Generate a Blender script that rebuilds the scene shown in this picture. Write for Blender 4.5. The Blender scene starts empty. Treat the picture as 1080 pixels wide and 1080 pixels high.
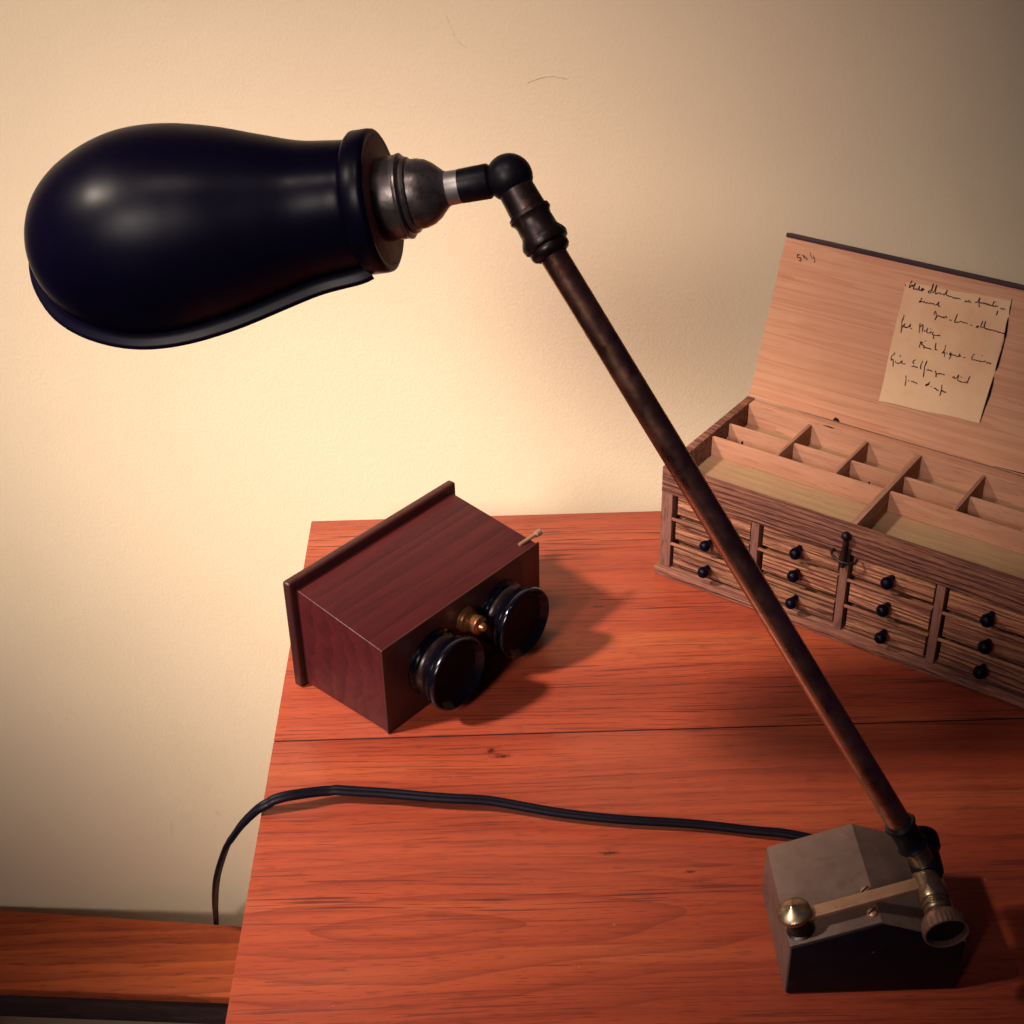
import bpy, bmesh, math, random
from mathutils import Vector as V, Matrix as M
from math import sin, cos, radians, pi, sqrt
random.seed(7)
SC = bpy.context.scene
COL = SC.collection

# ---------------------------------------------------------------- helpers
class MB:
    """collects shapes into one mesh"""
    def __init__(s): s.bm = bmesh.new()
    def box(s, a, b, bevel=0.0, seg=2, mat=None):
        v = bmesh.ops.create_cube(s.bm, size=1)['verts']
        c = [(a[i]+b[i])/2 for i in range(3)]; d = [abs(b[i]-a[i]) for i in range(3)]
        for x in v: x.co = V((x.co[0]*d[0]+c[0], x.co[1]*d[1]+c[1], x.co[2]*d[2]+c[2]))
        if bevel:
            e = list({e for x in v for e in x.link_edges})
            r = bmesh.ops.bevel(s.bm, geom=e, offset=bevel, segments=seg, profile=.6, affect='EDGES')
            v = list({x for f in r['faces'] for x in f.verts} | {x for x in v if x.is_valid})
        if mat:
            for x in v: x.co = mat @ x.co
        return s
    def hexa(s, p, bevel=0.0, seg=2):
        """8 points: bottom 4 (ccw) then top 4"""
        v = [s.bm.verts.new(q) for q in p]
        fs = [s.bm.faces.new([v[i] for i in f]) for f in ((3,2,1,0),(4,5,6,7),(0,1,5,4),(1,2,6,5),(2,3,7,6),(3,0,4,7))]
        if bevel:
            e = list({e for f in fs for e in f.edges})
            bmesh.ops.bevel(s.bm, geom=e, offset=bevel, segments=seg, profile=.6, affect='EDGES')
        return s
    def prism(s, poly, y0, y1, bevel=0.0):
        """poly in (x,z), extruded along y"""
        a = [s.bm.verts.new((x, y0, z)) for x, z in poly]; b = [s.bm.verts.new((x, y1, z)) for x, z in poly]
        n = len(poly); fs = [s.bm.faces.new(a), s.bm.faces.new(b[::-1])]
        for i in range(n): fs.append(s.bm.faces.new((a[i], b[i], b[(i+1) % n], a[(i+1) % n])))
        bmesh.ops.recalc_face_normals(s.bm, faces=fs)
        if bevel:
            e = list({e for f in fs for e in f.edges})
            bmesh.ops.bevel(s.bm, geom=e, offset=bevel, segments=2, profile=.6, affect='EDGES')
        return s
    def lathe(s, prof, o, d, n=48, jit=None):
        """prof = [(distance along d, radius)]"""
        o = V(o); d = V(d).normalized(); a = d.orthogonal().normalized(); b = d.cross(a)
        rings = []
        for t, r in prof:
            if r < 1e-6: rings.append([s.bm.verts.new(o+d*t)])
            else:
                rg = []
                for k in range(n):
                    w = 2*pi*k/n; rr = r*(1+(jit(k, t) if jit else 0))
                    rg.append(s.bm.verts.new(o+d*t+(a*cos(w)+b*sin(w))*rr))
                rings.append(rg)
        fs = []
        for p, q in zip(rings, rings[1:]):
            for k in range(n):
                l = (k+1) % n
                if len(p) == 1 and len(q) == 1: continue
                if len(p) == 1: fs.append(s.bm.faces.new((p[0], q[k], q[l])))
                elif len(q) == 1: fs.append(s.bm.faces.new((p[k], p[l], q[0])))
                else: fs.append(s.bm.faces.new((p[k], p[l], q[l], q[k])))
        bmesh.ops.recalc_face_normals(s.bm, faces=fs)
        return s
    def tube(s, pts, r, n=14, caps=True):
        pts = [V(p) for p in pts]; rings = []; up = V((0, 0, 1))
        for i, p in enumerate(pts):
            t = (pts[min(i+1, len(pts)-1)]-pts[max(i-1, 0)]).normalized()
            a = t.cross(up)
            if a.length < 1e-3: a = t.cross(V((1, 0, 0)))
            a.normalize(); b = a.cross(t)
            rings.append([s.bm.verts.new(p+(a*cos(2*pi*k/n)+b*sin(2*pi*k/n))*r) for k in range(n)])
        fs = []
        for p, q in zip(rings, rings[1:]):
            for k in range(n): fs.append(s.bm.faces.new((p[k], p[(k+1) % n], q[(k+1) % n], q[k])))
        if caps: fs += [s.bm.faces.new(rings[0]), s.bm.faces.new(rings[-1][::-1])]
        bmesh.ops.recalc_face_normals(s.bm, faces=fs)
        return s
    def ribbon(s, pts, w, nrm, f=None):
        """flat ink stroke; w width (or list)"""
        pts = [V(p) for p in pts]; L = []; R = []
        for i, p in enumerate(pts):
            t = (pts[min(i+1, len(pts)-1)]-pts[max(i-1, 0)]).normalized(); c = t.cross(nrm).normalized()
            ww = w[i] if isinstance(w, (list, tuple)) else w
            L.append(s.bm.verts.new(p+c*ww/2)); R.append(s.bm.verts.new(p-c*ww/2))
        for i in range(len(pts)-1): s.bm.faces.new((L[i], L[i+1], R[i+1], R[i]))
        return s
    def build(s, name, mat, parent=None, angle=38, smooth=True):
        me = bpy.data.meshes.new(name); s.bm.to_mesh(me); s.bm.free()
        me.materials.append(mat)
        if smooth:
            for p in me.polygons: p.use_smooth = True
            me.set_sharp_from_angle(angle=radians(angle))
        o = bpy.data.objects.new(name, me); COL.objects.link(o)
        if parent: o.parent = parent
        return o

def thing(name, label, cat, loc=(0, 0, 0), rz=0.0):
    o = bpy.data.objects.new(name, None); COL.objects.link(o)
    o.empty_display_size = .02
    o.location = loc; o.rotation_euler = (0, 0, rz); o['label'] = label; o['category'] = cat
    return o
def struct(o): o['kind'] = 'structure'; return o

def catmull(pts, k=12):
    pts = [V(p) for p in pts]; P = [pts[0]*2-pts[1]]+pts+[pts[-1]*2-pts[-2]]; out = []
    for i in range(1, len(P)-2):
        for j in range(k):
            t = j/k; a, b, c, d = P[i-1:i+3]
            out.append(.5*((2*b)+(c-a)*t+(2*a-5*b+4*c-d)*t*t+(3*b-a-3*c+d)*t**3))
    out.append(pts[-1]); return out

# ---------------------------------------------------------------- materials
class NT:
    def __init__(s, name):
        s.m = bpy.data.materials.new(name); s.m.use_nodes = True; s.t = s.m.node_tree; s.N = s.t.nodes; s.L = s.t.links
        s.b = s.N['Principled BSDF']
    def n(s, ty, ins=None, **kw):
        x = s.N.new(ty)
        for k, v in kw.items(): setattr(x, k, v)
        for k, v in (ins or {}).items():
            if hasattr(v, 'is_output'): s.L.new(v, x.inputs[k])
            else: x.inputs[k].default_value = v
        return x
    def math(s, op, a, b=0.0, clamp=False):
        x = s.n('ShaderNodeMath', {0: a, 1: b}, operation=op); x.use_clamp = clamp; return x.outputs[0]
    def ramp(s, f, stops):
        r = s.n('ShaderNodeValToRGB', {0: f}); e = r.color_ramp.elements
        while len(e) < len(stops): e.new(.5)
        for q, (p, c) in zip(e, stops):
            q.position = p; q.color = (c[0], c[1], c[2], 1) if isinstance(c, (tuple, list)) else (c, c, c, 1)
        return r.outputs[0]
    def mix(s, f, a, b, mode='MIX'):
        x = s.n('ShaderNodeMix', data_type='RGBA', blend_type=mode)
        for i, v in ((0, f), (6, a), (7, b)):
            if hasattr(v, 'is_output'): s.L.new(v, x.inputs[i])
            else: x.inputs[i].default_value = v if not isinstance(v, tuple) else (*v[:3], 1)
        return x.outputs[2]
    def set(s, **kw):
        for k, v in kw.items():
            i = s.b.inputs[k.replace('_', ' ')]
            if hasattr(v, 'is_output'): s.L.new(v, i)
            else: i.default_value = (*v, 1) if isinstance(v, tuple) and len(v) == 3 else v
        return s
    def bump(s, h, st, dist=.001):
        b = s.n('ShaderNodeBump', {'Height': h, 'Strength': st, 'Distance': dist}); s.L.new(b.outputs[0], s.b.inputs['Normal'])
    def coord(s, sc, rnd=False, rot=(0, 0, 0), loc=(0, 0, 0)):
        c = s.n('ShaderNodeTexCoord').outputs['Object']
        if rnd:
            oi = s.n('ShaderNodeObjectInfo').outputs['Random']
            o = s.n('ShaderNodeVectorMath', {0: oi, 1: (3.1, 2.3, 1.7)}, operation='MULTIPLY').outputs[0]
            c = s.n('ShaderNodeVectorMath', {0: c, 1: o}, operation='ADD').outputs[0]
        return s.n('ShaderNodeMapping', {'Vector': c, 'Scale': sc, 'Rotation': rot, 'Location': loc}).outputs[0]
    def noise(s, v, sc, det=4, rough=.55, dist=0.0):
        return s.n('ShaderNodeTexNoise', {'Vector': v, 'Scale': sc, 'Detail': det, 'Roughness': rough, 'Distortion': dist}).outputs[0]

def simple(name, col, rough=.5, metal=0.0, var=.15, sc=60, bump=0.0, bsc=400, spec=.5, worn=None, worn_amt=.35, coat=0.0):
    t = NT(name); c = t.coord((1, 1, 1), rnd=True)
    f = t.noise(c, sc, 5, .6)
    lo = tuple(x*(1-var) for x in col); hi = tuple(min(1, x*(1+var)) for x in col)
    cc = t.ramp(f, [(.3, lo), (.7, hi)])
    rr = t.ramp(t.noise(c, sc*2.3, 4, .6), [(.3, max(0, rough-.08)), (.7, min(1, rough+.1))])
    if worn:
        w = t.ramp(t.noise(c, sc*1.6, 7, .7), [(.62-worn_amt*.2, 0.0), (.72-worn_amt*.2, 1.0)])
        cc = t.mix(t.math('MULTIPLY', w, worn_amt), cc, worn)
    t.set(Base_Color=cc, Roughness=rr, Metallic=metal, Coat_Weight=coat)
    t.b.inputs['Specular IOR Level'].default_value = spec
    if bump: t.bump(t.noise(c, bsc, 4, .6), bump, .0005)
    return t.m

def wood(name, light, dark, pore, long_ax=0, cross=22, fine=420, stretch=14, rough=.4, bump=.25, bdist=.0006, band=.5, rnd=True,
         porew=.5, coat=0.0, knots=None, spec=.5, ridge=None, blotch=None, rings=None, tone=0):
    """long_ax: the axis the grain runs along"""
    t = NT(name)
    sc = [1.0, 1.0, 1.0]; sc[long_ax] = 1.0/stretch; sc = tuple(sc)
    c = t.coord(sc, rnd=rnd)
    warp = t.noise(c, cross*.35, 3, .5)
    cw = t.n('ShaderNodeVectorMath', {0: c, 1: t.n('ShaderNodeVectorMath', {0: warp, 1: (.02, .035, .035)}, operation='MULTIPLY').outputs[0]}, operation='ADD').outputs[0]
    a = t.noise(cw, cross, 5, .55, .6)
    b = t.noise(cw, cross*5, 4, .6, .2)
    f = t.noise(c, fine, 3, .6)
    # growth rings
    wv = t.n('ShaderNodeTexWave', {'Vector': cw, 'Scale': cross*.55, 'Distortion': 5.5, 'Detail': 3.0, 'Detail Scale': 1.6, 'Detail Roughness': .6}, wave_type='BANDS', bands_direction='Y' if long_ax != 1 else 'X', wave_profile='SAW').outputs[1]
    g = t.math('ADD', t.math('MULTIPLY', a, .5), t.math('MULTIPLY', b, .32))
    g = t.math('ADD', g, t.math('MULTIPLY', wv, .18*band*2))
    g = t.math('SUBTRACT', g, .09*band*2-.09)
    if rings:
        co = t.n('ShaderNodeTexCoord').outputs['Object']; wn = t.noise(t.coord((.25, 1, 1)), 14, 3, .5)
        for (cx, cy, fx_, sc_, wt_) in rings:
            v = t.n('ShaderNodeVectorMath', {0: co, 1: (cx, cy, 0)}, operation='SUBTRACT').outputs[0]
            v = t.n('ShaderNodeVectorMath', {0: v, 1: (1/fx_, 1, 0)}, operation='MULTIPLY').outputs[0]
            l = t.n('ShaderNodeVectorMath', {0: v}, operation='LENGTH').outputs[1]
            l = t.math('ADD', l, t.math('MULTIPLY', wn, .045))
            sw = t.math('FRACT', t.math('MULTIPLY', l, sc_))
            sw = t.math('POWER', sw, 3.0)
            g = t.math('SUBTRACT', g, t.math('MULTIPLY', sw, wt_))
        g = t.math('ADD', g, .02)
    col = t.ramp(g, [(.33, dark), (.47, tuple((x+y)/2 for x, y in zip(light, dark))), (.62, light)])
    p = t.ramp(f, [(.34, 1.0), (.43, 0.0)])
    p2 = t.ramp(b, [(.30, 1.0), (.40, 0.0)])
    pm = t.math('MULTIPLY', t.math('MAXIMUM', p, t.math('MULTIPLY', p2, .8)), porew)
    col = t.mix(pm, col, pore)
    if blotch:
        cb = t.coord((1, 1, 1), rnd=rnd)
        bl = t.ramp(t.noise(cb, blotch[0], 4, .6), [(.42, 0.0), (.62, 1.0)])
        col = t.mix(t.math('MULTIPLY', bl, blotch[2]), col, blotch[1])
    if tone:
        rnd_ = t.n('ShaderNodeObjectInfo').outputs['Random']
        tv = t.ramp(rnd_, [(0.0, 1-tone), (1.0, 1+tone)])
        col = t.mix(1.0, col, tv, 'MULTIPLY')
    kh = None
    if knots:
        cc = t.n('ShaderNodeTexCoord').outputs['Object']
        tot = None
        for (kx, ky, rx, ry) in knots:
            v = t.n('ShaderNodeVectorMath', {0: cc, 1: (kx, ky, 0)}, operation='SUBTRACT').outputs[0]
            v = t.n('ShaderNodeVectorMath', {0: v, 1: (1/rx, 1/ry, 0)}, operation='MULTIPLY').outputs[0]
            w2 = t.n('ShaderNodeVectorMath', {0: v, 1: t.n('ShaderNodeVectorMath', {0: t.noise(t.coord((1, 1, 1)), 500, 3, .6), 1: (.9, .9, 0)}, operation='MULTIPLY').outputs[0]}, operation='ADD').outputs[0]
            l = t.n('ShaderNodeVectorMath', {0: w2}, operation='LENGTH').outputs[1]
            k = t.ramp(l, [(.25, 1.0), (1.0, 0.0)])
            tot = k if tot is None else t.math('MAXIMUM', tot, k)
        col = t.mix(t.math('MULTIPLY', tot, .85), col, pore)
    rr = t.ramp(g, [(.3, min(1, rough+.14)), (.65, rough)])
    t.set(Base_Color=col, Roughness=rr, Coat_Weight=coat, Coat_Roughness=.25)
    t.b.inputs['Specular IOR Level'].default_value = spec
    h = t.math('SUBTRACT', t.math('ADD', t.math('MULTIPLY', b, .5), t.math('MULTIPLY', a, .25)), t.math('MULTIPLY', pm, .25))
    if ridge:
        rw = t.n('ShaderNodeTexWave', {'Vector': cw, 'Scale': ridge[0], 'Distortion': 9.0, 'Detail': 4.0, 'Detail Scale': 2.2, 'Detail Roughness': .65}, wave_type='BANDS', bands_direction='Z', wave_profile='SIN').outputs[1]
        h = t.math('ADD', h, t.math('MULTIPLY', rw, ridge[1]))
        lowcol = t.mix(t.math('MULTIPLY', t.ramp(rw, [(.0, 1.0), (.35, 0.0)]), ridge[2]), col, pore)
        t.set(Base_Color=lowcol)
    t.bump(h, bump, bdist)
    return t.m

def table_wood(name, rings, knots):
    """oiled reddish hardwood: quiet ground, long thin dark pore lines in uneven bands, cathedral figure"""
    t = NT(name); oi = t.n('ShaderNodeObjectInfo').outputs['Random']
    raw = t.n('ShaderNodeTexCoord').outputs['Object']
    def co(sx, sy=1.0): return t.n('ShaderNodeMapping', {'Vector': raw, 'Scale': (sx, sy, 1)}).outputs[0]
    warp = t.noise(co(.22), 11, 3, .5)
    wv = t.n('ShaderNodeVectorMath', {0: warp, 1: (0, .022, 0)}, operation='MULTIPLY').outputs[0]
    def wc(sx): return t.n('ShaderNodeVectorMath', {0: co(sx), 1: wv}, operation='ADD').outputs[0]
    ground = t.noise(wc(.07), 26, 3, .5)
    streak = t.noise(wc(.018), 190, 3, .55)
    lines = t.noise(wc(.022), 620, 2, .5)
    pores = t.noise(wc(.06), 1100, 2, .6)
    band = t.ramp(t.noise(wc(.05), 19, 2, .5), [(.40, 0.0), (.60, 1.0)])
    col = t.ramp(ground, [(.30, (.20, .032, .015)), (.52, (.265, .045, .020)), (.70, (.31, .068, .026))])
    g = t.ramp(streak, [(.36, 1.0), (.52, 0.0)])
    col = t.mix(t.math('MULTIPLY', g, .34), col, (.13, .017, .011))
    ln = t.math('MULTIPLY', t.ramp(lines, [(.38, 1.0), (.43, 0.0)]), t.math('ADD', t.math('MULTIPLY', band, .62), .20))
    col = t.mix(ln, col, (.045, .008, .007))
    col = t.mix(t.math('MULTIPLY', t.ramp(pores, [(.37, 1.0), (.42, 0.0)]), .45), col, (.06, .010, .008))
    wn = t.noise(co(.25), 14, 3, .5)
    for (cx, cy, f_, sc_, wt_) in rings:
        v = t.n('ShaderNodeVectorMath', {0: raw, 1: (cx, cy, 0)}, operation='SUBTRACT').outputs[0]
        v = t.n('ShaderNodeVectorMath', {0: v, 1: (1/f_, 1, 0)}, operation='MULTIPLY').outputs[0]
        l = t.n('ShaderNodeVectorMath', {0: v}, operation='LENGTH').outputs[1]
        fall = t.ramp(l, [(.02, 1.0), (.16, .15)])
        l = t.math('ADD', l, t.math('MULTIPLY', wn, .045))
        sw = t.math('POWER', t.math('FRACT', t.math('MULTIPLY', l, sc_)), 4.0)
        col = t.mix(t.math('MULTIPLY', t.math('MULTIPLY', sw, fall), wt_), col, (.12, .018, .012))
    nk = t.noise(raw, 500, 3, .6); tot = None
    for (kx, ky, rx, ry) in knots:
        v = t.n('ShaderNodeVectorMath', {0: raw, 1: (kx, ky, 0)}, operation='SUBTRACT').outputs[0]
        v = t.n('ShaderNodeVectorMath', {0: v, 1: (1/rx, 1/ry, 0)}, operation='MULTIPLY').outputs[0]
        l = t.n('ShaderNodeVectorMath', {0: v}, operation='LENGTH').outputs[1]
        l = t.math('ADD', l, t.math('MULTIPLY', t.math('SUBTRACT', nk, .5), 1.6))
        k = t.ramp(l, [(.25, 1.0), (1.0, 0.0)]); tot = k if tot is None else t.math('MAXIMUM', tot, k)
    col = t.mix(t.math('MULTIPLY', tot, .9), col, (.03, .006, .006))
    # dust specks and faint wear
    sp = t.ramp(t.noise(raw, 210, 2, .5), [(.765, 0.0), (.80, 1.0)])
    col = t.mix(t.math('MULTIPLY', sp, .35), col, (.55, .30, .20))
    sm = t.noise(raw, 9, 4, .6)
    rr = t.math('ADD', t.ramp(sm, [(.35, .30), (.7, .44)]), t.math('MULTIPLY', ln, .15))
    t.set(Base_Color=col, Roughness=rr); t.b.inputs['Specular IOR Level'].default_value = .38
    t.bump(t.math('SUBTRACT', 1.0, t.math('ADD', ln, t.math('MULTIPLY', g, .3))), .10, .0003)
    return t.m

# ---------------------------------------------------------------- materials in use
TABLE = table_wood('table_wood', [(.075, -.385, 7.0, 75, .60), (1.3, -.16, 9.0, 110, .45)], [(.134, -.259, .008, .0022), (.128, -.254, .003, .0030), (.190, -.338, .006, .0018), (.2005, -.116, .006, .0014), (.231, -.353, .004, .0012)])
BENCHW = wood('bench_wood', (.42, .085, .022), (.22, .035, .012), (.06, .012, .006), 0, cross=30, fine=420, stretch=12, rough=.5, bump=.35, porew=.5, spec=.3)
MAHOG = wood('mahogany', (.056, .0085, .0095), (.030, .0045, .006), (.018, .004, .005), 0, cross=45, fine=700, stretch=14, rough=.32, bump=.05, bdist=.0002, porew=.35, spec=.2)
MAHOGD = wood('mahogany_end', (.044, .010, .009), (.026, .006, .0065), (.016, .004, .005), 2, cross=55, fine=700, stretch=6, rough=.36, bump=.05, bdist=.0002, porew=.35, spec=.4)
OLDW = wood('weathered_wood', (.26, .105, .062), (.14, .048, .033), (.06, .016, .018), 0, cross=75, fine=420, stretch=13, rough=.72, bump=.9, bdist=.0011, band=.7,
            porew=.6, spec=.25, ridge=(72, .9, .5), blotch=(45, (.12, .045, .045), .45))
DRAWW = wood('drawer_wood', (.34, .145, .075), (.19, .066, .038), (.07, .018, .018), 0, cross=70, fine=420, stretch=12, rough=.7, bump=1.0, bdist=.0012, band=.8,
             porew=.6, spec=.25, tone=.35, ridge=(62, .9, .45), blotch=(60, (.16, .055, .045), .5))
RAILW = wood('rail_wood', (.30, .13, .075), (.17, .062, .04), (.06, .018, .018), 0, cross=90, fine=650, stretch=8, rough=.7, bump=.6, bdist=.0008, porew=.6, spec=.25)
STILEW = wood('stile_wood', (.20, .085, .065), (.12, .045, .04), (.04, .014, .016), 2, cross=90, fine=650, stretch=8, rough=.7, bump=.6, bdist=.0008, porew=.6, spec=.25)
PALEW = wood('pale_wood', (.57, .295, .175), (.49, .23, .135), (.33, .12, .08), 0, cross=150, fine=520, stretch=40, rough=.62, bump=.2, bdist=.0003, band=1.0, porew=.35, spec=.25,
             blotch=(12, (.46, .20, .12), .4))
TRAYW = wood('tray_wood', (.50, .25, .155), (.40, .18, .11), (.22, .09, .06), 0, cross=85, fine=600, stretch=12, rough=.65, bump=.3, bdist=.0003, porew=.4, spec=.25)
TRAYWY = wood('partition_wood', (.38, .20, .125), (.26, .115, .075), (.14, .05, .035), 1, cross=85, fine=600, stretch=12, rough=.65, bump=.3, bdist=.0003, porew=.4, spec=.25)
FLOORW = wood('tray_floor_wood', (.36, .235, .125), (.29, .175, .095), (.15, .075, .045), 0, cross=60, fine=600, stretch=10, rough=.7, bump=.2, bdist=.0002, porew=.3, spec=.2,
              blotch=(30, (.33, .17, .10), .5))
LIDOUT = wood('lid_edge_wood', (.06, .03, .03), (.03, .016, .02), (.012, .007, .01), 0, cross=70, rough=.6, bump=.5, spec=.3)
BLACK = simple('black_enamel', (.0015, .001, .006), .33, 0, .2, 6, .015, 30, spec=.08)
LACQ = simple('black_lacquer', (.002, .0015, .004), .16, 0, .2, 30, .01, 900, spec=.32)
BLACKS = simple('black_satin', (.004, .003, .007), .42, 0, .3, 90, .08, 700, spec=.22, worn=(.05, .03, .02), worn_amt=.2)
BRONZE = simple('dark_bronze', (.022, .012, .012), .36, .55, .4, 70, .15, 600, worn=(.14, .065, .04), worn_amt=.4)
COPPER = simple('worn_copper_tube', (.50, .26, .17), .33, 1.0, .25, 45, .05, 500, worn=(.12, .05, .035), worn_amt=.45)
BRASS = simple('aged_brass', (.32, .24, .165), .33, .9, .2, 120, .1, 800, worn=(.16, .08, .04), worn_amt=.5)
BRASSD = simple('dull_brass', (.36, .205, .135), .45, .6, .15, 80, .1, 800, worn=(.16, .08, .05), worn_amt=.4)
STEEL = simple('brown_steel', (.165, .108, .092), .44, .45, .22, 45, .22, 500, worn=(.09, .052, .045), worn_amt=.4, spec=.4)
PEWTER = simple('grey_metal', (.12, .10, .10), .34, .75, .3, 90, .12, 700, worn=(.03, .02, .02), worn_amt=.5)
FIBRE = simple('red_fibre_disc', (.24, .065, .055), .6, 0, .15, 90, .1, 700, worn=(.08, .02, .015), worn_amt=.4)
RUBBER = simple('black_cord_sleeve', (.003, .002, .006), .48, 0, .3, 300, .1, 1500, spec=.10)
INK = simple('brown_ink', (.055, .018, .018), .8, 0, .4, 400, spec=.1)
PENCIL = simple('pencil_mark', (.20, .075, .055), .8, 0, .4, 400, spec=.1)
SLIT = simple('dark_tear', (.014, .006, .008), .9, 0, .2, 400, spec=.1)

t = NT('aged_paper'); c = t.coord((1, 1, 1))
f = t.noise(c, 18, 5, .6); f2 = t.noise(c, 120, 4, .6)
cc = t.ramp(f, [(.38, (.62, .37, .22)), (.60, (.70, .46, .28))])
cc = t.mix(t.math('MULTIPLY', t.ramp(f2, [(.55, 0.0), (.75, 1.0)]), .25), cc, (.50, .29, .18))
t.set(Base_Color=cc, Roughness=.8); t.b.inputs['Specular IOR Level'].default_value = .2; t.bump(f2, .2, .0003)
PAPER = t.m

t = NT('painted_plaster'); c = t.coord((1, 1, 1))
f = t.noise(c, 420, 4, .6); f2 = t.noise(c, 4, 4, .5); f3 = t.noise(c, 110, 3, .5)
cc = t.ramp(f2, [(.3, (.79, .635, .445)), (.7, (.83, .675, .475))])
cc = t.mix(t.math('MULTIPLY', t.ramp(f, [(.35, 1.0), (.6, 0.0)]), .10), cc, (.66, .50, .34))
f4 = t.noise(c, 9, 6, .65); cc = t.mix(t.math('MULTIPLY', t.ramp(f4, [(.50, 0.0), (.72, 1.0)]), .22), cc, (.70, .55, .38))
f5 = t.noise(c, 150, 2, .5); cc = t.mix(t.math('MULTIPLY', t.ramp(f5, [(.74, 0.0), (.79, 1.0)]), .35), cc, (.45, .32, .22))
t.set(Base_Color=cc, Roughness=.85); t.b.inputs['Specular IOR Level'].default_value = .2
t.bump(t.math('ADD', t.math('MULTIPLY', f, .7), t.math('MULTIPLY', f3, .4)), .42, .0008)
PLASTER = t.m
t = NT('floor_stone'); c = t.coord((1, 1, 1))
t.set(Base_Color=t.ramp(t.noise(c, 12, 5, .6), [(.3, (.42, .38, .34)), (.7, (.52, .48, .42))]), Roughness=.7)
FLOORM = t.m

# ---------------------------------------------------------------- camera
CAM = V((.13634, -.89484, .57)); PITCH, ROLL, YAW = .5651, -.0234, .0109
fw = V((sin(YAW)*cos(PITCH), cos(YAW)*cos(PITCH), -sin(PITCH)))
rt = V((cos(YAW), -sin(YAW), 0)); up = rt.cross(fw)
R_ = rt*cos(ROLL)+up*sin(ROLL); U_ = -rt*sin(ROLL)+up*cos(ROLL)
cd = bpy.data.cameras.new('camera'); cam = bpy.data.objects.new('camera', cd); COL.objects.link(cam)
cd.sensor_width = 36; cd.lens = 1536.7/1080*36; cd.clip_start = .01; cd.clip_end = 50
m = M.Identity(4)
for i in range(3): m[i][0] = R_[i]; m[i][1] = U_[i]; m[i][2] = -fw[i]; m[i][3] = CAM[i]
cam.matrix_world = m; SC.camera = cam

# ---------------------------------------------------------------- setting
b = MB(); b.box((-1.6, .10, -.76), (1.8, .18, 1.2)); wall = struct(b.build('wall', PLASTER))
HAIR = simple('plaster_hairline', (.72, .57, .40), .9, 0, .2, 300)
for q in ([(0.1109, 0.3319), (0.1143, 0.3226), (0.1177, 0.3151), (0.1239, 0.3099)], [(0.1644, 0.2853), (0.1734, 0.2883), (0.1818, 0.2894), (0.1915, 0.2872)], [(-0.134, -0.3774), (-0.1295, -0.3836)], [(-0.1762, -0.3912), (-0.177, -0.4032)]):
    b = MB(); b.ribbon(catmull([(x, .0997, z) for x, z in q], 5), .00055, V((0, -1, 0))); b.build('hairline_crack', HAIR, wall, smooth=False)
b = MB(); b.box((-1.6, -1.6, -.76), (1.8, .0995, -.72)); struct(b.build('floor', FLOORM))

# bench behind the table's left side
be = thing('wooden_bench', 'low oak bench with shadow painted in below its front edge, left of the table by the wall', 'bench', (-.25, -.12, -.72))
def rel(p, o): return V(p)-V(o)
bo = (-.25, -.12, -.72)
b = MB()
zt = -.482; th = .009
P0 = [(x, y, zt-th) for x, y in [(-0.46, 0.0024), (0.25, -0.058), (0.25, 0.0088), (-0.46, 0.0985)]]
P1 = [(x, y, zt) for x, y, z in P0]
b.hexa([rel(p, bo) for p in P0]+[rel(p, bo) for p in P1], .0015)
b.build('seat', BENCHW, be)
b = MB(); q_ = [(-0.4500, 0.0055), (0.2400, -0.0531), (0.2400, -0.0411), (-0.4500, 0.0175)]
b.hexa([rel((x, y, zt-th-.034), bo) for x, y in q_]+[rel((x, y, zt-th-.0003), bo) for x, y in q_], .001); b.build('apron', LIDOUT, be)  # added dark strip that paints in the shadow under the seat
for x, y in ((-.435, 0.030), (-.435, 0.075), (.22, -0.025)):
    b = MB(); b.box(rel((x-.014, y-.012, -.72), bo), rel((x+.014, y+.012, zt-th-.0005), bo), .002); b.build('leg', BENCHW, be)

# table
ta = thing('wooden_table', 'reddish brown plank table against the wall, carrying the lamp and both wooden boxes', 'table', (.45, -.40, -.72))
to = (.45, -.40, -.72)
tab_o = []
for y0, y1 in ((-.2391, 0), (-.4790, -.2403), (-.76, -.4802)):
    b = MB(); b.box((0, y0, -.024), (.98, y1, 0), .0009)
    o = b.build('board', TABLE, ta); o.location = (-to[0], -to[1], -to[2]); tab_o.append(o)
for y in (-.2397, -.4796):
    b = MB(); b.box((.0006, y-.00058, -.0200), (.979, y+.00058, -.0006)); o = b.build('seam_filler', SLIT, ta); o.location = (-to[0], -to[1], -to[2])
b = MB(); b.box((.03, -.73, -.09), (.95, -.71, -.0245)); b.box((.03, -.05, -.09), (.95, -.03, -.0245)); b.box((.03, -.7095, -.09), (.05, -.0505, -.0245)); b.box((.93, -.7095, -.09), (.95, -.0505, -.0245))
o = b.build('apron', TABLE, ta); o.location = (-to[0], -to[1], -to[2])
for x, y in ((.053, -.707), (.053, -.093), (.887, -.707), (.887, -.093)):
    b = MB(); b.box((x, y, -.72), (x+.04, y+.04, -.0245), .003); o = b.build('leg', TABLE, ta); o.location = (-to[0], -to[1], -to[2])

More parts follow.
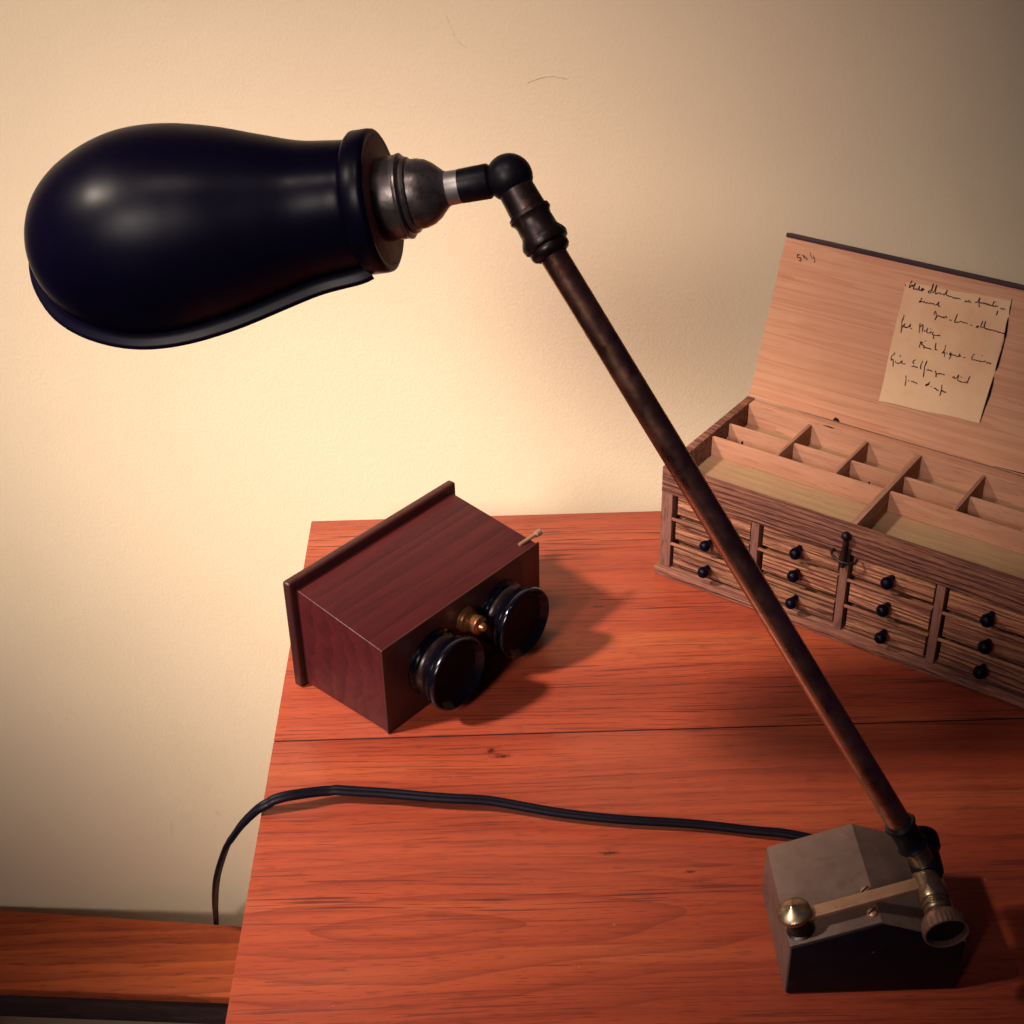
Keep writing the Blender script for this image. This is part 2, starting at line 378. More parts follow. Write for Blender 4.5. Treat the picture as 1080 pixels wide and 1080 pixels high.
# ---------------------------------------------------------------- compartment box with drawers
TB = (.2442, -.0781, 0); PH = radians(-37.093); W = .2625; D = .1173; H = .0840
bx = thing('compartment_box', 'weathered wooden chest with open lid, divided tray on top and small black-knobbed drawers', 'box', (TB[0], TB[1], .0004), PH)
wt = .0058
b = MB()
b.box((0, .0062, .0066), (wt, D, H), .0006); b.box((W-wt, .0062, .0066), (W, D, H), .0006)
b.box((wt+.0002, .030, .0066), (W-wt-.0002, .106, .0080))
b.box((wt+.0002, .0275, .0080), (W-wt-.0002, .0295, .0640))
b.build('case', OLDW, bx)
b = MB(); b.box((wt+.0002, D-.010, .0066), (W-wt-.0002, D-.0002, H-.0004), .0006); b.build('back_panel', TRAYW, bx)
b = MB(); b.box((-.0022, -.0030, 0), (W+.0022, D+.001, .0064), .0012); b.build('base_moulding', OLDW, bx)
b = MB(); b.box((0, -.0002, .0645), (W, .0060, H-.0002), .0009, 2); b.build('front_board', OLDW, bx)
divx = (.0692, .1310, .1925)
for x0, x1 in ((0, .0083),)+tuple((x-.0027, x+.0027) for x in divx)+((W-.0083, W),):
    b = MB(); b.box((x0, .0003, .0067), (x1, .012, .0643), .0005); b.build('stile', STILEW, bx)
cols = [(.0085, .0663), (.0721, .1281), (.1339, .1896), (.1954, .2540)]
rows = [(.0078, .0250), (.0277, .0447), (.0473, .0640)]
for x0, x1 in cols:
    for z in (.0255, .0452):
        b = MB(); b.box((x0+.0002, -.0006, z), (x1-.0002, .0012, z+.0016), .0004); b.build('shelf_rail', RAILW, bx)
rj = random.Random(4)
for ci, (x0, x1) in enumerate(cols):
    for ri, (z0, z1) in enumerate(rows):
        dy = .0017+rj.uniform(-.0009, .0012); gl = .0024+rj.uniform(-.0008, .0006)
        b = MB(); b.box((x0+gl, dy, z0+.0013), (x1-.0014, dy+.024, z1-.0006+rj.uniform(-.0006, 0)), .0006)
        dr = b.build('drawer', DRAWW, bx)
        cx = (x0+x1)/2+rj.uniform(-.0008, .0012); cz = (z0+z1)/2+.0012+rj.uniform(-.0006, .0005); r = .0040*rj.uniform(.93, 1.05)
        prof = [(-.001, .0019), (.0026, .0018), (.0032, .0026)]+[(.0034+r*(1-cos(a)), r*sin(a)) for a in [pi*k/14 for k in range(3, 15)]]
        b = MB(); b.lathe(prof, (cx, dy, cz), (rj.uniform(-.08, .08), -1, rj.uniform(-.10, .06)), 24); b.build('knob', BLACK, dr, 60)
# tray
b = MB(); b.box((wt+.0003, .0063, .0655), (W-wt-.0003, D-.0104, .0672)); b.build('tray_floor', FLOORW, bx)
def part(a, c, z1, mat, nm='partition', zb=.0674):
    b = MB(); b.box((a[0], a[1], zb), (c[0], c[1], z1), .0004); return b.build(nm, mat, bx)
part((.1295, .0063), (.1335, .1066), H-.0006, TRAYWY)
for (x0, x1, xs) in ((wt+.0003, .1293, (.0536, .0950)), (.1337, W-wt-.0003, (.1757, .2185))):
    part((x0, .0550), (x1, .0572), H-.0022, TRAYW)
    xx = [x0]+list(xs)+[x1]
    for k in range(3):
        l = xx[k]+(.0013 if k else 0); r2 = xx[k+1]-(.0013 if k < 2 else 0)
        part((l, .0790), (r2, .0808), H-.0034, TRAYW)
    for x in xs: part((x-.0012, .0574), (x+.0012, .1066), H-.0018, TRAYWY)
# small leftovers on the partitions: pin, splinters
for nm, a, lab in (('metal_pin', (.0165, .0600), 'thin bent metal pin lying in the left tray compartment'), ('glass_bead', (.0240, .0625), 'small dark bead lying in the leftmost tray compartment'), ('wood_crumb', (.1165, .0600), 'dark crumb lying in the tray left of the middle partition')):
    th0 = V((TB[0], TB[1], 0)); wp = M.Rotation(PH, 3, 'Z') @ V((a[0], a[1], 0))
    b = MB()
    if nm == 'metal_pin': b.tube([(0, 0, 0), (-.001, -.0008, .008), (-.0012, -.001, .0155)], .0006, 8); mt = BRASSD
    elif nm == 'glass_bead': b.lathe([(0, 0), (.0004, .0014), (.0016, .0022), (.0030, .0020), (.0040, .0010), (.0042, 0)], (0, 0, 0), (.2, .1, 1), 16); b.tube([(0, 0, .003), (.0006, 0, .0085), (.0012, .0003, .0125)], .0008, 8); mt = BLACKS
    else: b.lathe([(0, 0), (.0006, .002), (.003, .0022), (.009, .0012), (.0135, .0005), (.014, 0)], (0, 0, 0), (.1, 0, 1), 9, jit=lambda k, t: .2*sin(k*2.1)); mt = BLACKS
    o = b.build(nm, mt); o.location = (th0.x+wp.x, th0.y+wp.y, .0677); o['label'] = lab; o['category'] = nm.replace('_', ' ').split()[-1]
# lid: pivot frame
LA = radians(20)
Lm = M.Translation((0, D, H)) @ M.Rotation(-LA, 4, 'X')      # local: x along, z up the lid, y away
LH = .1128; LT = .0072
b = MB(); b.box((.0008, .0, -.0001), (W-.0004, LT, LH), .0004)
lid = b.build('lid', PALEW, bx); lid.matrix_local = Lm
b = MB(); b.box((.0004, .0003, LH+.0001), (W, LT+.0022, LH+.0030), .0005); b.build('lid_edge', LIDOUT, lid)
b = MB(); b.box((.0006, LT+.0002, .0006), (W-.0002, LT+.0012, LH), .0003); b.build('lid_back', LIDOUT, lid)
# label
b = MB(); n = 12
def lp(u, v):  # slightly crooked paper
    x = (.0906+.0025*(1-v))*(1-u)+.1618*u; z = (.0213*(1-u)+.0252*u)*(1-v)+(.1012*(1-u)+.1052*u)*v
    return (x+.0003*sin(9*v+u*4), -.00035-.00012*sin(u*7+v*5), z+.0003*sin(u*11))
g = [[b.bm.verts.new(lp(i/n, j/n)) for j in range(n+1)] for i in range(n+1)]
for i in range(n):
    for j in range(n): b.bm.faces.new((g[i][j], g[i+1][j], g[i+1][j+1], g[i][j+1]))
lab = b.build('paper_label', PAPER, lid, 60)
STROKES = [[906,1001,915,992],[948,1034,940,1012,942,986,956,1008,960,998,975,1024,970,994,971,982,988,988,998,983,1006,1011,1008,987,1021,984,1024,998,1031,1002,1031,987,1021,984,1043,999],[1081,1003,1072,985,1086,986,1091,1046,1094,994,1108,997,1114,1045,1119,987,1138,996,1146,996,1157,992,1171,995,1180,993,1190,1026,1189,999,1201,992,1218,990,1235,989,1244,986,1267,991],[1242,983,1252,990,1263,986,1273,991,1288,988],[1328,989,1321,978,1336,985,1344,993,1345,983,1360,985],[1383,990,1398,995,1408,1026,1408,996,1420,966],[1412,996,1430,995,1437,1000,1445,994,1455,1000,1464,991,1473,999,1483,993,1497,1000,1499,1021,1499,993,1514,996,1532,998],[1498,1020,1512,1020],[1539,972,1537,942],[1547,992,1561,987,1567,992,1582,988],[1039,941,1037,924,1029,910,1045,918,1054,916,1064,920,1072,914,1083,918,1093,914,1103,922,1115,918,1124,922,1134,916,1146,919,1158,942,1157,917,1173,911],[1144,851,1149,877,1161,855,1165,840,1160,822,1172,853,1181,850,1189,853,1203,848,1209,854,1216,846,1224,862,1235,850],[1254,844,1268,844],[1294,894,1290,849,1293,837,1308,843],[1294,891,1291,864,1289,847,1295,840,1313,843,1331,853,1344,848,1356,851,1375,847],[1391,842,1407,845],[1443,852,1432,841,1442,841,1450,849],[1464,887,1461,848,1478,850,1482,889,1483,853,1498,843,1512,846,1525,841,1535,848,1549,843,1560,846,1577,842,1593,843,1605,841,1619,841],[952,806,955,790,949,764,956,736,963,688],[961,725,975,753,972,732,997,734,1012,760,1007,736],[1018,730,1028,733],[1071,778,1075,753,1081,717],[1077,753,1091,773,1101,728],[1110,740,1118,736],[1130,762,1126,738,1138,731,1154,735,1157,746],[1147,760,1152,757],[1172,747,1168,730,1178,724,1184,701],[1177,726,1198,727,1222,733],[1104,624,1109,659,1102,661,1119,661,1116,648,1135,643,1135,628,1149,636,1159,632,1171,635,1189,631],[1133,675,1139,674],[1207,681,1212,639,1227,639],[1272,681,1274,651,1265,628,1264,624,1278,636,1284,604],[1291,635,1298,630],[1319,644,1310,631,1321,630,1320,642,1322,610,1315,598],[1323,629,1335,633,1344,630,1353,634,1363,628,1372,633,1377,650,1378,634,1389,639],[1401,632,1419,635],[1471,670,1461,661,1459,644,1465,632,1484,636,1497,634,1508,636,1521,635,1536,639,1549,644],[1515,671,1522,674],[1555,634,1572,639,1587,636],[954,554,955,541,942,525,945,497,955,508,961,493,968,459],[974,500,982,489,1004,493,1018,513,1020,499,1028,495,1044,497],[994,547,1000,534],[1105,542,1093,530,1092,518,1102,512],[1090,492,1106,498,1120,495,1131,498],[1153,544,1147,519,1153,489],[1180,553,1175,510,1179,481,1184,445],[1190,495,1204,498,1216,498,1234,496],[1254,505,1251,496,1259,490,1265,465],[1262,486,1281,493,1295,495,1316,494],[1370,488,1378,499,1384,490,1396,493,1405,518,1407,483,1420,479,1437,477,1457,480,1471,488,1479,527,1473,497,1477,475],[1421,506,1431,507],[1068,424,1076,396,1080,357],[1092,400,1096,393],[1112,395,1124,400,1134,395,1142,397,1156,390],[1232,425,1227,403,1213,393,1218,406,1233,404],[1246,397,1252,397],[1271,389,1282,394,1288,388,1304,385],[1317,428,1321,386,1321,354],[1321,384,1333,393,1337,386,1356,387],[141,1032,125,1031,128,1012,148,1014,157,997,142,994],[156,1029,168,1035,177,1016,165,1031],[183,1030,200,1011,181,1021,174,1028],[207,1061,229,1031,250,1036],[235,1050,256,1012,249,1004]]
NY = V((0, -1, 0)); b = MB(); pb = MB()
rs = random.Random(3)
for k, s in enumerate(STROKES):
    pts = [(s[i]*1e-4, -.00062 if k < len(STROKES)-4 else -.0002, s[i+1]*1e-4) for i in range(0, len(s), 2)]
    if len(pts) > 2: pts = catmull(pts, 4)
    w = [.00044+.00028*abs(sin(i*.37+k*1.7))+rs.uniform(-.00006, .00006) for i in range(len(pts))]
    (b if k < len(STROKES)-4 else pb).ribbon(pts, w, NY)
b.build('handwriting', INK, lid, smooth=False); pb.build('pencil_number', PENCIL, lid, smooth=False)
b = MB()
for q, w in ((((.1606, .1062), (.1610, .1000), (.1615, .0960)), (.0004, .0009, .0003)),
             (((.1613, .0945), (.1618, .0900), (.1625, .0840), (.1628, .0810)), (.0005, .0014, .0017, .0010)),
             (((.1628, .0810), (.1630, .0740), (.1629, .0640), (.1627, .0600)), (.0008, .0010, .0016, .0006)),
             (((.1627, .0560), (.1628, .0500), (.1628, .0440), (.1622, .0350), (.1618, .0255)), (.0004, .0016, .0017, .0009, .0003))):
    b.ribbon([(x, -.0005, z) for x, z in q], w, NY)
b.build('torn_edge', SLIT, lid, smooth=False)
for q, w in ((((.1780, .0006), (.2000, .0014), (.2350, .0004)), (.0003, .0008, .0003)), (((.0655, .0004), (.0668, .0014), (.0684, .0012), (.0700, .0003)), (.0008, .0024, .0020, .0006))):
    b = MB(); b.ribbon([(x, -.0003, z) for x, z in q], w, NY); b.build('hinge_crack', SLIT, lid, smooth=False)
for q, w in ((((.0625, .1078), (.0655, .1081), (.0690, .1077), (.0705, .1079)), (.0005, .0013, .0015, .0005)), (((.2020, .1085), (.2080, .1079), (.2150, .1083)), (.0005, .0013, .0006))):
    b = MB(); b.ribbon([(x, y, H-.0002) for x, y in q], w, V((0, 0, 1))); b.build('worn_chip', SLIT, bx, smooth=False)
# hasp
b = MB(); b.tube([(.1312, -.0032, .0565), (.1312, -.0032, .0765)], .0016, 14); b.box((.1285, -.0016, .0575), (.1345, -.0003, .0690), .0004)
hs = b.build('hasp', BRONZE, bx, 50)
b = MB(); r = .0030
b.lathe([(r*(1-cos(a)), r*sin(a)) for a in [pi*k/12 for k in range(13)]], (.1312, -.0032, .0760), (0, 0, 1), 20); b.build('ball', BLACKS, hs, 70)
b = MB(); b.tube(catmull([(.1235, -.0004, .0655), (.1240, -.0045, .0642), (.1312, -.0075, .0628), (.1385, -.0045, .0624), (.1392, -.0004, .0632)], 8), .0009, 10); b.build('staple', BRONZE, hs, 60)

# ---------------------------------------------------------------- stereoscope
ST = (.0671, -.2359, .0005); TH = radians(48.873); w = .1408
so = thing('stereoscope', 'dark mahogany stereo viewer box with two black eyepieces and a brass knob', 'stereoscope', ST, TH)
b = MB(); b.hexa([(0, 0, 0), (w, 0, 0), (w-.001, .0700, .0020), (.001, .0700, .0020), (0, 0, .0607), (w, 0, .0607), (w-.001, .0700, .0722), (.001, .0700, .0722)], .0009, 3)
body = b.build('body', MAHOG, so)
b = MB(); b.box((-.0036, .0702, .0000), (w+.0036, .0765, .0780), .0022, 3); b.build('back_flange', MAHOGD, so)
b = MB(); b.box((-.0009, -.0016, .0), (w+.0009, -.0001, .0616), .0007, 3); b.build('front_panel', MAHOGD, so)
for x, z in ((.0396, .0300), (.1014, .0310)):
    prof = [(0, .0212), (.0014, .0212), (.0022, .0196), (.0024, .0192), (.0034, .0190), (.0042, .0198), (.0050, .0190), (.0085, .0176), (.0100, .0180), (.0108, .0190), (.0112, .0205),
            (.0122, .0214), (.0136, .0218), (.0146, .0210), (.0152, .0206), (.0160, .0222), (.0176, .0232), (.0200, .0235), (.0214, .0230), (.0218, .0222), (.0208, .0212), (.0165, .0185), (.0140, .0130), (.0132, .0090)]
    b = MB(); b.lathe(prof, (x, -.0017, z), (0, -1, 0), 96); e = b.build('eyepiece', LACQ, so, 50)
    b = MB(); b.lathe([(.0052, .0189), (.0056, .0194), (.0066, .0192), (.0080, .0184), (.0086, .0176)], (x, -.0017, z), (0, -1, 0), 96); b.build('barrel_band', BRONZE, e, 50)
    b = MB(); b.lathe([(.0150, 0), (.0152, .0120), (.0160, .0160), (.0176, .0196)], (x, -.0017, z), (0, -1, 0), 48)
    b.build('lens', BLACK, e)
b = MB(); b.lathe([(0, .0086), (.0012, .0086), (.0016, .0078), (.0030, .0076), (.0036, .0066), (.0040, .0058), (.0090, .0056), (.0096, .0061), (.0112, .0061), (.0120, .0050), (.0124, .0030), (.0128, .0028), (.0150, .0026), (.0160, .0014), (.0162, 0)],
                 (.0705, -.0017, .0430), (0, -1, 0), 40); b.build('focus_knob', simple('knob_brass', (.30, .13, .06), .3, .85, .2, 90, worn=(.06, .02, .02), worn_amt=.5), so, 50)
b = MB(); b.tube([(w-.010, .0060, .0618), (w+.0045, .0042, .0632)], .0013, 12); b.lathe([(0, .0013), (.0004, .0021), (.0044, .0022), (.0050, .0010), (.0051, 0)], (w+.0040, .0042, .0631), (1, -.12, .1), 16)
b.build('release_pin', BRASSD, so, 50)

# ---------------------------------------------------------------- desk lamp
BO = V((.2662, -.4323, .0004))
la = thing('desk_lamp', 'black hooded desk lamp on a slanting copper arm with a faceted metal base', 'lamp', BO)
def lo(p): return V(p)-BO
e1 = .0319; rd = .0466; bw = .0828; bd = .0636
b = MB(); b.prism([(0, 0), (bw, 0), (bw, e1), (bw/2, rd), (0, e1)], 0, bd, .0006); base = b.build('base', STEEL, la, 20)
b = MB(); b.prism([(.0008, .0006), (bw-.0008, .0006), (bw-.0008, e1-.0004), (bw/2, rd-.0008), (.0008, e1-.0004)], -.0012, -.0001, .0003); b.build('front_shadow_plate', BLACKS, base, 20)  # added black plate: paints the base's unlit front as dark colour
sl = (rd-e1)/(bw/2); an = math.atan(sl); nA = V((-sin(an), 0, cos(an))); dA = V((cos(an), 0, sin(an)))
def onA(x, y, h=0): return V((x, y, e1+x*sl))+nA*h
for x, y in ((.0385, .0195), (.0385, .0035+.0025)):
    b = MB(); c = onA(x, y, -.0004)
    b.lathe([(0, .0026), (.0012, .0026), (.0018, .0021), (.0021, .0008), (.0022, 0)], c, nA, 24)
    sc = b.build('screw', BRASSD, base, 50)
    b = MB(); R3 = M.Translation(c+nA*.0021) @ M.Rotation(-an, 4, 'Y') @ M.Rotation(radians(35), 4, 'Z'); b.box((-.0021, -.0003, 0), (.0021, .0003, .0003), 0, mat=R3); b.build('slot', SLIT, sc)
b = MB(); b.lathe([(0, .0022), (.0006, .0021), (.0008, 0)], (.0405, -.0011, .026), (0, -1, 0), 20); b.build('screw', BLACKS, base)
# bracket: thumbscrew, bar
KY = .0080
kx = .0065
b = MB(); c = onA(kx, KY, -.0005)
b.lathe([(0, .0066), (.0010, .0068), (.0016, .0056), (.0078, .0054), (.0080, .0045)], c, nA, 36); b.build('spacer', BRONZE, la, 50)
b = MB(); c = onA(kx, KY, .0100)
b.lathe([(0, .0050), (.0002, .0070), (.0010, .0078), (.0034, .0079), (.0040, .0075), (.0052, .0050), (.0064, .0022), (.0072, .0010), (.0078, 0)], c, nA, 60, jit=lambda k, t: (.02*(k % 2) if .0009 < t < .0036 else 0)); b.build('thumb_screw', BRASS, la, 30)
Bm = M.Translation(onA(0, KY, .0077)) @ M.Rotation(-an, 4, 'Y')
b = MB(); b.box((.0030, -.0033, 0), (.0715, .0033, .0021), .0004, mat=Bm)
b.build('bar', BRASSD, la)
# pivot on the bar's end
PJ = Bm @ V((.0705, 0, .001)); py = PJ
b = MB(); b.lathe([(-.0075, .0050), (-.0070, .0060), (.0, .0062), (.0030, .0064), (.0036, .0070), (.0085, .0072), (.0092, .0068), (.0094, .0062), (.0102, .0062), (.0104, .0067), (.0120, .0066), (.0122, .0060), (.0132, .0060), (.0136, .0064), (.0145, .0062), (.0152, .0050), (.0156, .0052)],
                 (py.x, py.y, py.z-.003), (.05, -1, -.10), 44); b.build('pivot_barrel', BRASS, la, 40)
b = MB(); b.lathe([(.0152, .0050), (.0165, .0070), (.0180, .0086), (.0200, .0096), (.0230, .0101), (.0262, .0102), (.0266, .0098), (.0262, .0090), (.0240, .0086)],
                 (py.x, py.y, py.z-.003), (.05, -1, -.10), 60, jit=lambda k, t: (.03*(k % 2) if .019 < t < .0264 else 0)); nut = b.build('pivot_nut', simple('brown_nut_metal', (.20, .115, .085), .4, .6, .2, 90, .1, 800, worn=(.42, .30, .2), worn_amt=.3), la, 30)
b = MB(); b.lathe([(.0225, 0), (.0240, .0086), (.0236, .0088)], (py.x, py.y, py.z-.003), (.05, -1, -.10), 40); b.build('cap', BLACKS, nut)
# rod
PXd = lambda x, y, d: CAM+(fw+R_*((x-540)/1536.7)-U_*((y-540)/1536.7))*d
RT = V((.15940, -.35600, .35010)); RBj = V((py.x+.001, py.y+.0090, py.z-.001))+BO
b = MB(); b.lathe([(-.0055, 0), (-.0052, .006), (-.003, .0072), (.006, .0076), (.0100, .0070), (.0130, .0092), (.018, .0094), (.0190, .0080), (.0192, 0)], lo(RBj), (.05, 1, 0), 40); b.build('pivot_disc', BLACKS, la, 50)
dr_ = (RT-RBj).normalized(); L = (RT-RBj).length
b = MB(); b.lathe([(.004, .0055), (.0125, .0058), (.0130, .0066), (.0136, .0066), (.0138, .0060)], lo(RBj), dr_, 40); b.build('rod_sleeve', BRASS, la, 40)
b = MB(); b.lathe([(.0138, .0068), (.0148, .0074), (.0158, .0068), (.0172, .0064), (.0262, .0064), (.0270, .0070), (.0280, .0075), (.0290, .0070), (.0292, .0058)], lo(RBj), dr_, 40); b.build('rod_collar', BLACKS, la, 40)
b = MB(); b.lathe([(.0285, .0056), (.0290, .00565), (L*.5, .0056), (L-.001, .0056), (L, .0054)], lo(RBj), dr_, 48); b.build('arm_rod', COPPER, la, 40)
# elbow
BC = V((.14440, -.33860, .37360)); rb = .0094
ed = (RT-BC).normalized(); el = (RT-BC).length
b = MB(); b.lathe([(.004, .0072), (.010, .0074), (.0155, .0076), (.0160, .0086), (.0175, .0088), (.0185, .0080), (.0200, .0076), (el-.008, .0078), (el-.0055, .0092), (el-.0040, .0097), (el-.0020, .0092), (el-.0012, .0080), (el-.0006, .0082), (el+.0010, .0082), (el+.0022, .0074), (el+.0030, .0060)],
                 lo(BC), ed, 48); b.build('elbow', BRONZE, la, 40)
# ball
b = MB(); b.lathe([(rb*(1-cos(a))-rb, rb*sin(a)) for a in [pi*k/24 for k in range(25)]], lo(BC), (.35, -.9, .2), 48); b.build('joint_ball', BLACKS, la, 60)
# socket
DC = V((.0911, -.3317, .3627)); Vt_ = V((-.0570, -.3078, .3362)); sd = (BC-DC).normalized(); sl_ = (BC-DC).length; k_ = .00038
b = MB(); b.lathe([(.0000, .0), (.0000, .0268), (.0010, .0276), (.0022, .0277), (.0026, .0270), (.0027, .0)], lo(DC), -(Vt_-DC).normalized(), 72); b.build('shade_disc', FIBRE, la, 40)
b = MB(); b.lathe([(.0005, .0130), (.0010, .0160), (.0020, .0166), (.0108, .0166), (.0112, .0170), (.0122, .0171), (.0128, .0164), (.0132, .0150), (.0142, .0154), (.0152, .0150), (.0158, .0140), (.0190, .0138), (.0222, .0128), (.0250, .0110), (.0275, .0086), (.0290, .0072), (.0296, .0070)],
                 lo(DC), sd, 60, jit=lambda k, t: (.012*(k % 2) if .0058 < t < .011 else 0)); b.build('bulb_socket', PEWTER, la, 32)
b = MB(); b.lathe([(.0294, .0070), (.0300, .0068), (.0345, .0067), (.0350, .0066)], lo(DC), sd, 40); b.build('socket_sleeve', simple('zinc_sleeve', (.40, .37, .36), .38, .8, .15, 90), la, 40)
b = MB(); b.lathe([(.0345, .0064), (.0348, .0068), (sl_-.0085, .0070), (sl_-.0078, .0066), (sl_-.0072, .0052), (sl_-.004, .0050)], lo(DC), sd, 40); b.build('stem', BLACKS, la, 40)
# shade
Tt = V((-.0570, -.3078, .3362)); a = (Tt-DC).normalized(); LEN = (Tt-DC).length
mid = DC+a*LEN*.55; v = (mid-CAM).normalized(); away = (v-a*v.dot(a)).normalized(); down = a.cross(away)
if down.dot(U_) > 0: down = -down
PHI = radians(58); nn = down*cos(PHI)+away*sin(PHI); tt = down*sin(PHI)-away*cos(PHI)   # nn: where the hood opens, tt: towards the near rim
# ring that holds the shade
b = MB(); b.lathe([(-.0026, .0260), (-.0028, .0274), (-.0022, .0284), (-.0006, .0287), (.0055, .0287), (.0070, .0274), (.0074, .0262), (.0072, .0225)], lo(DC), a, 80); b.build('shade_ring', BLACK, la, 50)
pr = [(.0186, 66), (.035, 68), (.068, 73), (.1027, 84), (.143, 98), (.170, 105.5), (.1966, 111), (.2245, 113.5), (.253, 111.5), (.283, 103), (.3126, 88), (.3357, 68), (.3517, 43), (.3595, 22), (.3628, 0)]
PR = [(0.0072, .0240)]+[(x*1000*.000420, r*.000386) for x, r in pr]
def rad(s):
    for (x0, r0), (x1, r1) in zip(PR, PR[1:]):
        if x0 <= s <= x1: return r0, r1, x0, x1
    return 0, 0, 0, 1
Pc = catmull([(x, r, 0) for x, r in PR], 7)
S_ = [(p.x, max(p.y, 0)) for p in Pc if p.x >= 0]
S_[-1] = (S_[-1][0], 0.0006)
NJ = 72; rows_ = []; send = S_[-1][0]
for s, r in S_:
    c = min(.0085*(1-(s/send)**2)+.0002, r*.9)
    al = math.acos(-c/r) if r > 1e-5 else pi/2
    row = []
    for j in range(NJ+1):
        q = al*(2*j/NJ-1)                       # 0 = directly opposite the opening
        row.append(DC+a*s+(-nn*cos(q)+tt*sin(q))*r)
    rows_.append(row)
b = MB(); vv = [[b.bm.verts.new(lo(p)) for p in r] for r in rows_]; fs = []
for p, q in zip(vv, vv[1:]):
    for j in range(NJ): fs.append(b.bm.faces.new((p[j], p[j+1], q[j+1], q[j])))
fs.append(b.bm.faces.new(vv[-1]))
bmesh.ops.recalc_face_normals(b.bm, faces=fs)
# outward check
fc = fs[len(fs)//2]; 
if fc.normal.dot(fc.calc_center_median()-lo(DC+a*send*.5)) < 0: bmesh.ops.reverse_faces(b.bm, faces=fs)
shade = b.build('lamp_shade', BLACK, la, 60)
md = shade.modifiers.new('thickness', 'SOLIDIFY'); md.thickness = .0009; md.offset = -1
# rim: near edge from neck to tip and back along the far edge
rim = [r[-1] for r in rows_[2:]]+[r[0] for r in rows_[2:][::-1]]
# even resample
def resample(pts, n):
    d = [0]
    for p, q in zip(pts, pts[1:]): d.append(d[-1]+(q-p).length)
    out = []; j = 0
    for k in range(n):
        t = d[-1]*k/(n-1)
        while j < len(d)-2 and d[j+1] < t: j += 1
        u = (t-d[j])/max(1e-9, d[j+1]-d[j]); out.append(pts[j].lerp(pts[j+1], min(1, u)))
    return out
rim = resample(rim, 150)
for _ in range(3): rim = [rim[0]]+[(rim[i-1]+rim[i]*2+rim[i+1])/4 for i in range(1, len(rim)-1)]+[rim[-1]]
prof2 = [(-.0004, -.0004), (.0006, .0006), (.0026, .0018), (.0052, .0024), (.0064, .0030), (.0067, .0040), (.0060, .0046), (.0048, .0042), (.0026, .0030), (.0004, .0018), (-.0008, .0002)]
b = MB(); rr = []
for i, p in enumerate(rim):
    t_ = (rim[min(i+1, len(rim)-1)]-rim[max(i-1, 0)]).normalized()
    o_ = t_.cross(nn).normalized()
    if o_.dot(p-(DC+a*LEN*.5)) < 0: o_ = -o_
    k = min(1, i/2, (len(rim)-1-i)/2)
    rr.append([b.bm.verts.new(lo(p+o_*u*.82+nn*(w_-.0004))) for u, w_ in prof2])
fs = []
for p, q in zip(rr, rr[1:]):
    for j in range(len(prof2)): fs.append(b.bm.faces.new((p[j], p[(j+1) % len(prof2)], q[(j+1) % len(prof2)], q[j])))
fs += [b.bm.faces.new(rr[0]), b.bm.faces.new(rr[-1][::-1])]
bmesh.ops.recalc_face_normals(b.bm, faces=fs)
b.build('rim', BLACK, shade, 60)
# power cord
cp = [(.3010, -.3700, .0062), (.3125, -.3560, .0055), (.3060, -.3400, .0045), (.2870, -.3330, .0042), (.2605, -.3275, .0040), (.2205, -.3205, .0040), (.1803, -.3150, .0050), (.1391, -.3060, .0062), (.1078, -.3010, .0072), (.0655, -.2945, .0080),
      (.0390, -.2925, .0085), (.0180, -.2965, .0098), (.0088, -.298, .0086), (.0045, -.2985, .0062), (.0006, -.299, .0042), (-.0040, -.298, -.0006), (-.0121, -.296, -.0112), (-0.0204, -0.2880, -0.0283), (-0.0307, -0.2700, -0.0559), (-0.0556, -0.2100, -0.1415), (-0.0940, -0.0900, -0.2921), (-0.1431, 0.0720, -0.4937), (-.155, .082, -.60), (-.155, .080, -.716)]
cp = catmull(cp, 10)
cp = [p+V((0, .0006*sin(i*.19)+.0003*sin(i*.43+1), .0003*sin(i*.27)+.0003)) if 14 < i < 100 else p for i, p in enumerate(cp)]
A_, B2 = [], []
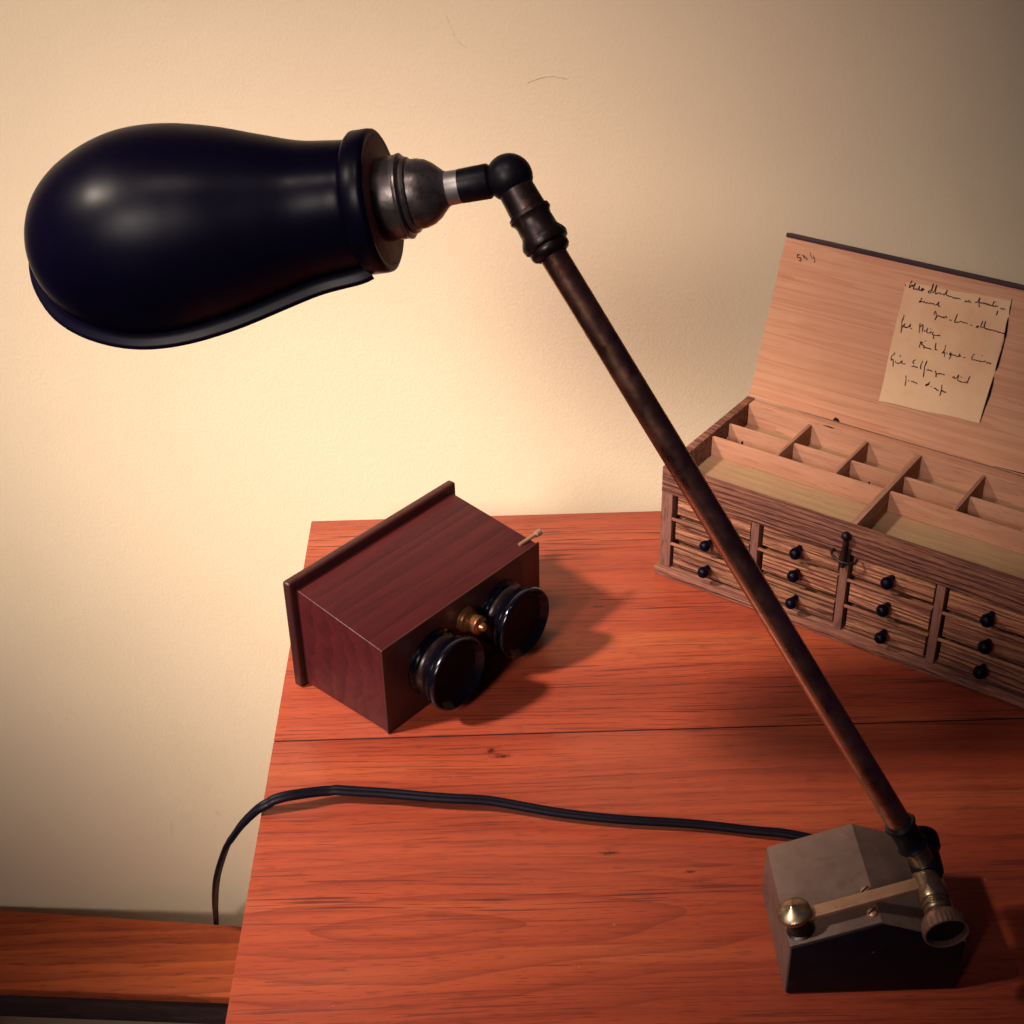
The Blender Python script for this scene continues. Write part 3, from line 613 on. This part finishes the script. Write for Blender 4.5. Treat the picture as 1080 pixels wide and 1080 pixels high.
for i, p in enumerate(cp):
    t_ = (cp[min(i+1, len(cp)-1)]-cp[max(i-1, 0)]).normalized()
    sdv = t_.cross(V((0, 0, 1))) if i == 0 else sdv-t_*sdv.dot(t_)
    sdv.normalize(); tw = .2*sin(i*.04)
    w_ = sdv*cos(tw)+t_.cross(sdv).normalized()*sin(tw)
    A_.append(lo(p+w_*.0015)); B2.append(lo(p-w_*.0015))
b = MB(); b.tube(A_, .0018, 14); b.tube(B2, .0018, 14); b.build('power_cord', RUBBER, la, 70)

b = MB(); b.lathe([(-.004, .0044), (.0, .0050), (.0040, .0048), (.0060, .0040), (.0062, .0030)], lo(V((.3000, -.3688+.0004, .0062))), (-.15, 1, 0), 24); b.build('grommet', BLACKS, la)
# ---------------------------------------------------------------- light
wd = bpy.data.worlds.new('World'); SC.world = wd; wd.use_nodes = True
bg = wd.node_tree.nodes['Background']; bg.inputs[0].default_value = (.15, .08, .26, 1); bg.inputs[1].default_value = .085
def spot(name, loc, aim, energy, col, ang, blend, size):
    l = bpy.data.lights.new(name, 'SPOT'); l.energy = energy; l.color = col; l.spot_size = radians(ang); l.spot_blend = blend; l.shadow_soft_size = size
    o = bpy.data.objects.new(name, l); COL.objects.link(o); o.location = loc
    o.rotation_euler = (V(aim)-V(loc)).to_track_quat('-Z', 'Y').to_euler(); return o
spot('window_lamp', (-1.58, -.70, 1.86), (-.08, -.21, .03), 640, (1.0, .85, .70), 20.5, 1.0, .12)
spot('overhead_fill', (-.35, -.70, 1.85), (.20, .06, .06), 165, (1.0, .80, .70), 15.5, 1.0, .22)  # unseen fill spot, added to lift the table shadows and light the lid
spot('room_fill', (-.99, -1.72, 1.20), (-.04, .07, .06), 430, (1.0, .87, .77), 23, 1.0, .40)  # unseen fill spot, added from front left to brighten the wall

# ---------------------------------------------------------------- render
SC.render.engine = 'CYCLES'; SC.render.resolution_x = SC.render.resolution_y = 1024
SC.view_settings.view_transform = 'Standard'; SC.view_settings.look = 'None'; SC.view_settings.exposure = 0; SC.view_settings.gamma = 1
